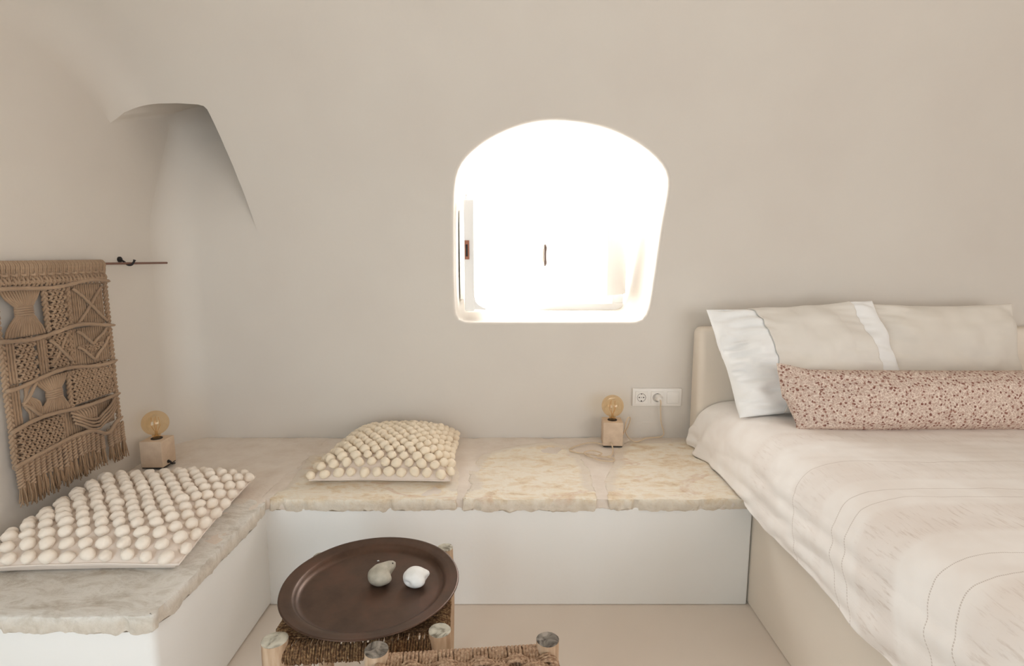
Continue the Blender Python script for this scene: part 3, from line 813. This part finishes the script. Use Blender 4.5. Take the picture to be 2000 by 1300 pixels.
pts = [(0.480, 2.350, 0.425), (0.494, 2.350, 0.455), (0.500, 2.352, 0.490), (0.512, 2.36, 0.515), (0.524, 2.37, 0.508), (0.516, 2.375, 0.470), (0.506, 2.375, 0.445), (0.522, 2.365, 0.418), (0.545, 2.355, zz+0.001), (0.570, 2.37, zz), (0.600, 2.395, zz+0.003), (0.640, 2.405, zz+0.003), (0.678, 2.412, 0.412), (0.686, 2.414, 0.432), (0.672, 2.412, 0.48), (0.667, 2.410, 0.54), (0.664, 2.400, 0.575), (0.660, 2.398, 0.586)]
m.tube(spline(pts, 8), 0.0028, 8)
cr = m.build('cord', M_cord, None); cr['label'] = 'beige flex'
cr.parent = lampR; cr.matrix_parent_inverse = (Matrix.Translation(lampR.location) @ lampR.rotation_euler.to_matrix().to_4x4()).inverted()
m = MB(); m.tube([(0.6575, 2.428, 0.590), (0.6575, 2.412, 0.590), (0.658, 2.398, 0.588)], [0.0165, 0.0165, 0.010], 16)
pg = m.build('plug', M_plastic, None); pg.parent = lampR; pg.matrix_parent_inverse = cr.matrix_parent_inverse.copy()

# ------------------------------------------------------------------ wall sockets
sk = empty('wall_socket', (0.6545, YB-0.002, 0.589), 'white triple socket plate with two outlets and a blank, right of the block lamp', 'socket')
m = MB(); W2, H2 = 0.111, 0.041
m.box((-W2, -0.010, -H2), (W2, 0.012, H2)); bevel(m.build('cover_frame', M_plastic, sk, True, 0), 0.003)
for k in (-1, 0, 1):
    cx = k*0.071; g = 0.0275
    if k < 1:
        m = MB()
        # square insert with a round well
        ringn = 32
        def sq(th, a): 
            c, s = cos(th), sin(th); f = a/max(abs(c), abs(s)); return (c*f, s*f)
        def fn(i, j):
            th = 2*PI*i/ringn
            if j == 0: x, z = sq(th, g); y = -0.010
            elif j == 1: x, z = sq(th, g); y = -0.0135
            elif j == 2: x, z = 0.0195*cos(th), 0.0195*sin(th); y = -0.0135
            elif j == 3: x, z = 0.0185*cos(th), 0.0185*sin(th); y = -0.0112
            else: x, z = 0.0001*cos(th), 0.0001*sin(th); y = -0.0108
            return (cx+x, y, z)
        m.grid(ringn, 5, fn, True); ins = m.build('outlet', M_plastic, sk, True, 25)
        m = MB()
        for px, pz, rr in ((-0.0095, 0.0, 0.0028), (0.0095, 0, 0.0028), (0, -0.0155, 0.0030), (0, 0.0, 0.0016), (0, 0.0165, 0.0024)):
            m.tube([(cx+px, -0.0122, pz), (cx+px, -0.0105, pz)], rr, 12)
        m.build('pin_holes', M_hole, ins)
        m = MB(); th_ = [2*PI*i/32 for i in range(33)]
        m.tube([(cx+0.0192*cos(t), -0.0132, 0.0192*sin(t)) for t in th_], 0.0007, 5, False); m.build('well_ring', M_hole, ins)
    else:
        m = MB(); m.box((cx-g, -0.0135, -g), (cx+g, -0.009, g)); bevel(m.build('blank_plate', M_plastic, sk, True, 0), 0.002)

# ------------------------------------------------------------------ stools
def log(mb, p, h, r, seed, lean=(0, 0), m0=0):
    n, k = 18, 10
    def fn(i, j):
        t = j/(k-1); th = 2*PI*i/n
        rr = r*(1 + 0.06*nz(cos(th)+seed, sin(th), t*2, 1.3) + 0.05*sin(t*5+seed))
        if j == k-1: rr *= 0.97
        return (p[0]+lean[0]*(1-t)+rr*cos(th), p[1]+lean[1]*(1-t)+rr*sin(th), h*t)
    b = mb.grid(n, k, fn, True, m0)
    # slightly worn, cracked top
    def top(i, j):
        th = 2*PI*i/n; base = mb.v[b+(k-1)*n+i]; c = Vector((p[0], p[1], h)); v = Vector(base)
        f = [1, 0.93, 0.6, 0.02][j]; q = c + (v-c)*f
        z = h + [0, 0.0018, 0.0022, 0.002][j] + 0.0015*nz(q.x, q.y, seed, 60)
        crack = 0.005*max(0, 1-abs(((th-seed) % (2*PI))-PI)/0.16)*(1 if j in (1, 2) else 0)
        return (q.x, q.y, z-crack)
    mb.grid(n, 4, top, True, m0+1)
    mb.face([b+i for i in range(n)][::-1], m0)
def stool(loc, rz, W_, D_, H_, label, endm, rope, dense, lr=0.024, seed=0):
    r = empty('rope_stool', loc, label, 'stool', 'log stools with woven rope seats', rz)
    xs, ys = W_/2, D_/2; corners = [(-xs, -ys), (xs, -ys), (xs, ys), (-xs, ys)]
    for k, c in enumerate(corners):
        mb = MB(); log(mb, (c[0]+(0.008 if dense and k == 3 else 0), c[1]-(0.006 if dense and k == 3 else 0)), H_-(0.006 if dense and k == 3 else 0), lr*((1.2, 1.0, 0.95, 0.85)[k] if dense else random.uniform(0.95, 1.05)), seed+k*1.7, (random.uniform(-.006, .006), random.uniform(-.006, .006)))
        mb.build('leg', [M_log, endm], r, sharp=50)
    zr = H_-0.034; rr = 0.0125
    for (a, b, dz) in ((0, 1, 0), (1, 2, 0.0), (2, 3, 0), (3, 0, 0.0)):
        mb = MB(); A = Vector(corners[a]+(zr+dz,)); B = Vector(corners[b]+(zr+dz,)); mb.tube([A.lerp(B, t/6) for t in range(7)], rr, 10); mb.build('seat_rail', M_log, r)
        mb = MB(); z2 = H_*0.36 + (0.03 if a % 2 else 0); A = Vector(corners[a]+(z2,)); B = Vector(corners[b]+(z2,))
        mb.tube([A.lerp(B, t/6) + Vector((0, 0, 0.004*sin(t*1.3+seed))) for t in range(7)], 0.011, 10); mb.build('stretcher', M_log, r)
    rnd = random.Random(seed+5); mb = MB()
    if dense:   # tightly wound coarse grass cord
        cr_ = 0.0032; sp = 0.0058
        def wound(along, n):
            L = (W_ if along == 0 else D_)/2 - lr*0.85
            k = 0
            t = -L
            while t < L:
                pr = []
                half = (ys if along == 0 else xs); R0 = rr + cr_ + 0.001
                skew = rnd.uniform(-0.004, 0.004) + 0.004
                hh = R0 + rnd.uniform(0, 0.0025)
                for i in range(7):     # front rail half circle from below to top
                    a = -PI*0.5 - PI*i/6
                    pr.append((t + skew*(i/6-0.5) + rnd.uniform(-.0008, .0008), -half + hh*cos(a), zr + hh*1.25*sin(a)))
                nn = 8
                for i in range(1, nn): pr.append((t + 0.002*nz(t, i, 0, 3), -half + 2*half*i/nn, zr+R0+ (0.004 if along else -0.002) + 0.0015*nz(t*9, i*2.0, 1, 1)))
                for i in range(7):
                    a = PI*0.5 - PI*i/6
                    pr.append((t - skew*(i/6-0.5), half + hh*cos(a), zr + hh*1.25*sin(a)))
                if along: pr = [(-y, x, z) for (x, y, z) in pr]
                mb.tube(pr, cr_*rnd.uniform(0.8, 1.15), 5, False, 0.2, 900)
                if rnd.random() < 0.35 and n:   # frayed strand hanging below the rail
                    q = Vector(pr[1]); mb.tube([q, q+Vector((rnd.uniform(-.004, .004), rnd.uniform(-.003, .003), -rnd.uniform(0.004, 0.012)))], [0.0016, 0.0006], 4)
                t += sp
        wound(0, 1); wound(1, 0)
        mb.build('rope_seat', rope, r, sharp=0)
    else:       # plaited seat: flat bundles passing over and under each other
        cr_ = 0.0036
        LX = xs - lr*0.7; LY = ys - lr*0.7; R0 = rr+cr_; top = zr + R0
        nxb = 9; per = 2*LX/nxb
        def bundle_y(xc, ph):      # along y, over the rails
            for q in range(4):
                x = xc + (q-1.5)*0.0068; pr = []
                for i in range(6):
                    a = -PI*0.5 - PI*i/5; pr.append((x, -ys + R0*cos(a), zr + R0*sin(a)))
                n_ = 90
                for i in range(1, n_):
                    y = -ys + 2*ys*i/n_; row = (y+LY)/0.0215
                    dd = 0.5-0.5*cos(2*PI*(row/2 + ph*0.5)); pr.append((x, y, top + 0.0045*(dd*2-1) - 0.002))
                for i in range(6):
                    a = PI*0.5 - PI*i/5; pr.append((x, ys + R0*cos(a), zr + R0*sin(a)))
                mb.tube(pr, cr_, 8, False, 0.24, 330)
        for k in range(nxb): bundle_y(-LX + per*(k+0.5), k % 2)
        row = 0; y = -LY+0.010
        while y < LY:
            for q in range(3):
                yy = y + (q-1)*0.0062; pr = []
                for i in range(6):
                    a = -PI*0.5 - PI*i/5; pr.append((-xs + R0*cos(a), yy, zr + R0*sin(a)))
                n_ = 120
                for i in range(1, n_):
                    x = -xs + 2*xs*i/n_; dd = cos(2*PI*((x+LX)/per/2 + (row % 2)*0.5 - 0.25))
                    pr.append((x, yy + 0.0016*sin(x*140+q*2.1), top + 0.0055*dd + 0.001))
                for i in range(6):
                    a = PI*0.5 - PI*i/5; pr.append((xs + R0*cos(a), yy, zr + R0*sin(a)))
                mb.tube(pr, cr_*1.02, 8, False, 0.26, 330)
            y += 0.0215; row += 1
        # rail wrapping visible between the bundles
        for sy in (-1, 1):
            x = -LX
            while x < LX:
                pr = [(x + 0.004*i/12, sy*ys + (R0+0.002)*cos(2*PI*i/12), zr + (R0+0.002)*sin(2*PI*i/12)) for i in range(13)]
                mb.tube(pr, cr_*0.95, 6, False, 0.2, 500); x += 0.0078
        mb.build('rope_seat', rope, r, sharp=0)
    return r
stool((-0.352, 1.282, 0), -0.055+0.14, 0.355, 0.352, 0.402, 'log stool with dark wound rope seat carrying the round metal tray', M_end, M_rope_dark, True, seed=1)
stool((-0.085, 0.858, 0), 0.085, 0.348, 0.34, 0.440, 'log stool with light plaited rope seat, nearest the viewer at the bottom edge', M_end_grey, M_rope, False, lr=0.0235, seed=4)

# ------------------------------------------------------------------ tray and pebbles
tz = 0.3965
m = MB()
prof = [(0.0001, 0.0025), (0.10, 0.002), (0.165, 0.0022), (0.174, 0.004), (0.180, 0.010), (0.184, 0.0155), (0.188, 0.0175), (0.200, 0.0190), (0.213, 0.0215), (0.2165, 0.0222), (0.2180, 0.0205), (0.2165, 0.0185), (0.200, 0.0160), (0.188, 0.0140), (0.180, 0.006), (0.172, 0.0005), (0.10, 0.0), (0.0001, 0.0)]
nT = 96
m.grid(nT, len(prof), lambda i, j: (prof[j][0]*(1+0.006*nz(cos(2*PI*i/nT)*2, sin(2*PI*i/nT)*2, 1, 1)*(1 if prof[j][0] > 0.19 else 0))*cos(2*PI*i/nT), prof[j][0]*(1+0.006*nz(cos(2*PI*i/nT)*2, sin(2*PI*i/nT)*2, 1, 1)*(1 if prof[j][0] > 0.19 else 0))*sin(2*PI*i/nT), prof[j][1]), True, flip=False)
o = m.build('metal_tray', M_tray, None, sharp=0, loc=(-0.352, 1.284, tz)); tag(o, 'round aged copper-brown metal tray resting on the rope stool', 'tray')
def pebble_obj(name, label, mat, loc, base, bumps, rz, grp='odd-shaped pebbles on the tray'):
    m = MB(); nl, nk = 40, 28
    def fn(i, j):
        th = 2*PI*i/nl; ph = PI*j/nk
        d = Vector((sin(ph)*cos(th), sin(ph)*sin(th), cos(ph)))
        rr = 1.0
        for (bx, by, bz, amp, k) in bumps:
            c = Vector((bx, by, bz)).normalized(); rr += amp*math.exp(-k*(1-d.dot(c)))
        rr += 0.05*nz(d.x, d.y, d.z, 1.6)
        return (d.x*base[0]*rr, d.y*base[1]*rr, max(-base[2]*0.86, d.z*base[2]*rr))
    m.grid(nl, nk+1, fn, True, flip=True)
    o = m.build(name, mat, None, sharp=0, loc=(loc[0], loc[1], loc[2]+base[2]*0.86)); o.rotation_euler = (0, 0, rz)
    return tag(o, label, 'stone', grp)
pb = pebble_obj('pebble', 'grey bean-shaped pebble with a small drilled hole on the tray', M_pg, (-0.338, 1.306, tz+0.0025), (0.0290, 0.0275, 0.0260),
           [(0.80, 0.62, 0.35, 0.74, 10), (0.99, 0.02, 0.1, -0.30, 30), (0.80, -0.60, -0.1, 0.34, 9), (0.1, 0.9, 0.3, 0.16, 5), (-0.6, 0.6, 0.2, -0.10, 3), (0.0, -1, 0, 0.10, 4)], 0.1)
m = MB(); m.tube([(0, 0, -0.001), (0, 0, 0.0006)], 0.0022, 12); ho = m.build('drilled_hole', M_hole, pb)
ho.location = (0.0325, 0.0150, 0.0201); ho.rotation_euler = (0.55, 0.35, 0)
pebble_obj('pebble', 'white knobbly pebble right of the grey one on the tray', M_pw, (-0.246, 1.298, tz+0.0025), (0.0290, 0.0270, 0.0235),
           [(0.93, 0.36, 0.15, 0.34, 13), (1.0, -0.12, 0.0, -0.20, 34), (0.6, -0.80, -0.1, 0.28, 8), (0.3, 0.9, 0.1, 0.14, 5), (-0.50, -0.85, -0.1, -0.24, 22), (-0.3, 0.8, 0.4, 0.10, 3)], 0.0)

# ------------------------------------------------------------------ macrame hanging
mac = empty('macrame_hanging', (XL, 1.77, 1.195), 'light brown knotted macrame hanging on a thin rod on the left wall', 'wall hanging')
XM = XL + 0.030
S_0, S_1 = 1.548, 1.985
ZR = [1.130, 0.983, 0.850, 0.722, 0.612]
def P3(s, z, d=0.0): return Vector((XM + d, s, z))
m = MB(); m.tube([P3(1.50, 1.199), P3(1.8, 1.196), P3(2.357, 1.192)], 0.0042, 10); rel(m.build('hanging_rod', M_rod, mac), mac)
TW = 420
def cordp(mb, pts, r=0.0042, per=0, lobe=0.18, tw=TW, n=6):
    mb.tube(spline(pts, per) if per else pts, r, n, True, lobe, tw)
def straight(mb, a, b, z1, z0, d=0.0, sp=0.0100, r=0.0038, wob=0.0015, step=0.010):
    s = a + sp/2
    while s < b:
        n = max(2, int((z1-z0)/step)); ph = random.uniform(0, 9)
        cordp(mb, [P3(s + wob*nz(s*40, z1-(z1-z0)*k/n, ph, 12), z1-(z1-z0)*k/n, d+0.001*nz(s, k, ph, 3)) for k in range(n+1)], r)
        s += sp
def knots(mb, a, b, z1, z0, d=0.004, g=0.0172):
    straight(mb, a, b, z1, z0, d-0.015, 0.0110, 0.0038)
    row = 0; z = z1 - g*0.5
    while z > z0+0.002:
        s = a + g*0.5 + (g*0.5 if row % 2 else 0)
        while s < b - g*0.3:
            js, jz = random.uniform(-.0018, .0018), random.uniform(-.0018, .0018); w_ = g*0.52
            cordp(mb, [P3(s-w_+js, z+0.006+jz, d-0.006), P3(s-w_*0.5+js, z+0.004+jz, d+0.003), P3(s+js, z+0.0005+jz, d+0.007), P3(s+w_*0.55+js, z-0.003+jz, d+0.003), P3(s+w_*0.7+js, z-0.009+jz, d-0.006)], 0.0034, 3)
            cordp(mb, [P3(s+w_+js, z+0.007+jz, d-0.006), P3(s+w_*0.4+js, z+0.006+jz, d+0.003), P3(s-w_*0.2+js, z-0.004+jz, d+0.005), P3(s-w_*0.6+js, z-0.008+jz, d-0.005)], 0.0034, 3)
            s += g
        z -= g*0.82; row += 1
def braid(mb, a, z1, z0, d=0.003, amp=0.0055):
    n = int((z1-z0)/0.0045)
    for ph in (0, 2.09, 4.19):
        cordp(mb, [P3(a + amp*sin(k*0.62+ph) + 0.004*nz(a, z1-(z1-z0)*k/n, 2, 7), z1-(z1-z0)*k/n, d+0.004*sin(2*(k*0.62+ph))) for k in range(n+1)], 0.0042)
def bow(mb, a, b, z1, z0, d=0.002, tight=0.22, n=13):
    zc = (z1+z0)/2+0.004; c = (a+b)/2+0.002
    for k in range(n):
        t = k/(n-1); s = a+(b-a)*t; sc = c + (s-c)*tight; dd = d + 0.004*sin(PI*t)
        cordp(mb, [P3(s, z1, d), P3(s*0.75+sc*0.25, z1-(z1-zc)*0.35, dd), P3(sc*0.95+s*0.05, zc+0.012, dd+0.003), P3(sc, zc, dd+0.003), P3(sc*0.95+s*0.05, zc-0.012, dd+0.003), P3(s*0.75+sc*0.25, z0+(zc-z0)*0.35, dd), P3(s, z0, d)], 0.0040, 4)
    for q in range(4):
        z = zc + (q-1.5)*0.0068; w_ = (b-a)*tight/2+0.005
        cordp(mb, [P3(c-w_, z, d-0.002), P3(c-w_*0.7, z, d+0.010), P3(c, z+0.001, d+0.013), P3(c+w_*0.7, z, d+0.010), P3(c+w_, z, d-0.002)], 0.0038, 4)
def diag(mb, s0, z0, s1, z1, d=0.010, r=0.0052, sag=0.0):
    cordp(mb, [P3(s0, z0, d-0.003), P3(s0*.75+s1*.25, z0*.75+z1*.25+0.003+sag*.7, d), P3((s0+s1)/2, (z0+z1)/2+sag, d+0.001), P3(s0*.25+s1*.75, z0*.25+z1*.75-0.002+sag*.7, d), P3(s1, z1, d-0.003)], r, 5)
# heading: loops over the rod and a row of hanging knots
m = MB(); s = S_0+0.004; k = 0
while s < S_1:
    for q in (-1, 1):
        x = s+q*0.0034
        m.tube(spline([P3(x, 1.150, 0.004), P3(x, 1.178, 0.009), P3(x, 1.196, 0.0105), P3(x, 1.2065, 0.0), P3(x, 1.196, -0.0095), P3(x, 1.160, -0.006)], 4), 0.0035, 6, True, 0.2, TW)
    if k % 2 == 0:
        cordp(m, [P3(s-0.006, 1.170, 0.006), P3(s-0.001, 1.166, 0.015), P3(s+0.005, 1.169, 0.015), P3(s+0.011, 1.173, 0.006)], 0.0040, 4)
    cordp(m, [P3(s, 1.160, 0.006), P3(s+random.uniform(-.004, .004), 1.148, 0.012), P3(s+random.uniform(-.003, .003), 1.130, 0.006)], 0.0042, 4)
    s += 0.0158; k += 1
s = S_0+0.004
while s < S_1-0.01:
    cordp(m, [P3(s, 1.150, 0.006), P3(s+0.007, 1.143, 0.013), P3(s+0.014, 1.141, 0.006)], 0.0040, 4)
    cordp(m, [P3(s+0.013, 1.150, 0.006), P3(s+0.006, 1.146, 0.011), P3(s, 1.138, 0.006)], 0.0040, 4); s += 0.0165
rel(m.build('looped_heading', M_jute, mac, sharp=0), mac)
# side plaits
m = MB(); braid(m, S_0+0.004, 1.135, 0.985); braid(m, S_0+0.006, 0.985, 0.60); rel(m.build('side_braid', M_jute, mac, sharp=0), mac)
m = MB(); braid(m, S_1-0.002, 1.135, 0.62); rel(m.build('side_braid', M_jute, mac, sharp=0), mac)
# thick crosswise cords
for k, z in enumerate(ZR):
    m = MB(); pts = []
    n = 26; sL, sR = S_0-0.006, S_1+0.010+0.004*(k == 1)
    for i in range(n+1):
        t = i/n; s = sL+(sR-sL)*t
        sag = (-0.007*sin(PI*t*2+k*0.8)+0.005*sin(t*9+k*2)) if k < 4 else (0.020*sin(PI*t)-0.028*math.exp(-((t-0.80)/0.10)**2)+0.02*max(0, t-0.85)/0.15)
        pts.append(P3(s, z+sag, 0.013+0.002*sin(t*14+k)))
    rr = [0.0064]*(n+1); rr[-1] = 0.002; rr[-2] = 0.005
    m.tube(spline([p for p in pts], 2), [rr[min(n, i//2)] for i in range(2*n+1)], 8, True, 0.10, 300)
    rel(m.build('crosswise_cord', M_jute, mac, sharp=0), mac)
# knotted panels between them
m = MB(); z1, z0 = ZR[0]-0.002, ZR[1]+0.002
bow(m, 1.574, 1.708, z1, z0, 0.002, 0.36, 15); braid(m, 1.722, z1, z0); knots(m, 1.730, 1.800, z1, z0); braid(m, 1.812, z1, z0)
straight(m, 1.822, 1.972, z1, z0, -0.002); diag(m, 1.830, z1-0.012, 1.972, z0+0.006); diag(m, 1.966, z1-0.012, 1.836, z0+0.008, 0.006)
rel(m.build('knotted_panel', M_jute, mac, sharp=0), mac)
m = MB(); z1, z0 = ZR[1]-0.002, ZR[2]+0.002
straight(m, 1.565, 1.592, z1, z0, 0.004); knots(m, 1.590, 1.672, z1, z0); straight(m, 1.672, 1.700, z1, z0, 0.003); braid(m, 1.704, z1, z0, -0.002)
knots(m, 1.712, 1.795, z1, z0, 0.0); diag(m, 1.716, z1-0.02, 1.795, z0+0.030); diag(m, 1.790, z1-0.015, 1.720, z0+0.030, 0.006)
braid(m, 1.806, z1, z0, -0.003); straight(m, 1.818, 1.974, z1, z0, -0.003)
knots(m, 1.845, 1.950, (z1*0.55+z0*0.45), z0*0.7+z1*0.3, 0.0, 0.015)
diag(m, 1.828, z1-0.008, 1.895, (z1+z0)/2+0.004); diag(m, 1.895, (z1+z0)/2+0.004, 1.966, z1-0.010); diag(m, 1.826, (z1+z0)/2+0.004, 1.895, z0+0.014); diag(m, 1.895, z0+0.014, 1.970, (z1+z0)/2+0.018)
rel(m.build('knotted_panel', M_jute, mac, sharp=0), mac)
m = MB(); z1, z0 = ZR[2]-0.002, ZR[3]+0.002
straight(m, 1.570, 1.600, z1, z0, -0.002)
for q in range(7):   # swinging loops
    w_ = 0.010+0.0075*q
    cordp(m, [P3(1.615+0.006*q, z1, 0), P3(1.612-0.1*w_+0.001*q, z1-0.035, 0.006), P3(1.600+0.008*q, z1-0.066, 0.008), P3(1.618+0.007*q, z0+0.03, 0.005), P3(1.622+0.007*q, z0, 0)], 0.0042, 5)
diag(m, 1.650, z1-0.006, 1.594, (z0+z1)/2, 0.012); diag(m, 1.594, (z0+z1)/2, 1.652, z0+0.012, 0.012)
bow(m, 1.655, 1.768, z1, z0, 0.003, 0.42, 13); braid(m, 1.778, z1, z0); knots(m, 1.786, 1.974, z1, z0, 0.003, 0.0155)
rel(m.build('knotted_panel', M_jute, mac, sharp=0), mac)
m = MB(); z1, z0 = ZR[3]-0.002, ZR[4]+0.010
knots(m, 1.565, 1.735, z1, z0-0.012, 0.003); straight(m, 1.735, 1.760, z1, z0, 0.0)
straight(m, 1.760, 1.974, z1, z0, -0.010, 0.0095)
for q in range(8):
    cordp(m, [P3(1.775+0.012*q, z1, 0), P3(1.79+0.012*q, z1-0.020, 0.006), P3(1.800+0.010*q, z1-0.042, 0.008), P3(1.795+0.012*q, z1-0.060, 0.002)], 0.0042, 5)
for q in range(4):
    diag(m, 1.765+0.004*q, z1-0.008-0.013*q, 1.885, z0+0.036-0.012*q, 0.010, 0.0045, -0.010); diag(m, 1.885, z0+0.036-0.012*q, 1.972, z1-0.006-0.013*q, 0.010, 0.0045, -0.004)
rel(m.build('knotted_panel', M_jute, mac, sharp=0), mac)
# tassels: coiled stems ending in frayed tips
rnd = random.Random(21)
s = S_0+0.010
while s < S_1+0.006:
    if not (1.900 < s < 1.922):
        t = (s-S_0)/(S_1-S_0)
        zt = 0.612 + 0.020*sin(PI*t)-0.028*math.exp(-((t-0.80)/0.10)**2); zm = 0.548+rnd.uniform(-.010, .012); ze = 0.478+rnd.uniform(-.006, .012)
        m = MB(); sw = rnd.uniform(-.004, .004)
        n = 26
        for ph in (0, PI):
            m.tube([P3(s+0.0062*cos(k*0.9+ph)+sw*k/n, zt-(zt-zm)*k/n, 0.006+0.0052*sin(k*0.9+ph)) for k in range(n+1)], 0.0042, 6, True, 0.15, TW)
        ts = m.build('tassel', M_jute, mac, sharp=0); rel(ts, mac)
        m = MB()
        for q in range(16):
            a = rnd.uniform(0, 2*PI); sp = rnd.uniform(0.004, 0.013); x = s+sw
            z2 = ze + rnd.uniform(-0.004, 0.022)
            m.tube(spline([P3(x+0.003*cos(a), zm+0.010, 0.006+0.003*sin(a)), P3(x+sp*cos(a)*0.7+rnd.uniform(-.003, .003), (zm+z2)/2+rnd.uniform(-.01, .01), 0.006+sp*0.7*sin(a)), P3(x+sp*cos(a)+rnd.uniform(-.006, .006), z2, 0.006+sp*0.8*sin(a))], 4), 0.0016, 5, True)
        f = m.build('frayed_tip', M_jute_end, ts, sharp=0)
    s += 0.0205
# wall hook carrying the rod
hk = empty('wall_hook', (XL, 2.115, 1.196), 'small black iron hook holding the rod of the macrame on the left wall', 'hook')
m = MB(); m.tube([(0, 0, 0.012), (0.006, 0, 0.012), (0.010, 0, 0.012)], [0.011, 0.011, 0.006], 16)
m.build('rosette', M_black, hk)
m = MB(); m.tube(spline([(0.006, 0.0, 0.010), (0.018, 0.0, 0.004), (0.028, 0.004, -0.0075), (0.038, 0.010, -0.008), (0.044, 0.016, 0.002), (0.045, 0.020, 0.010)], 5), [0.0038]*24+[0.0052]*2, 10)
m.build('hook_arm', M_black, hk)
# two pale specks on the tray
m = MB()
for px_, py_ in ((-0.365, 1.405), (-0.262, 1.440)):
    m.tube([(px_-0.003, py_, tz+0.0036), (px_, py_+0.001, tz+0.0045), (px_+0.003, py_+0.001, tz+0.0036)], [0.0008, 0.0017, 0.0008], 8)
sp_ = m.build('pale_specks', M_pw, bpy.data.objects['metal_tray']); sp_.location = (0.352, -1.284, -tz)
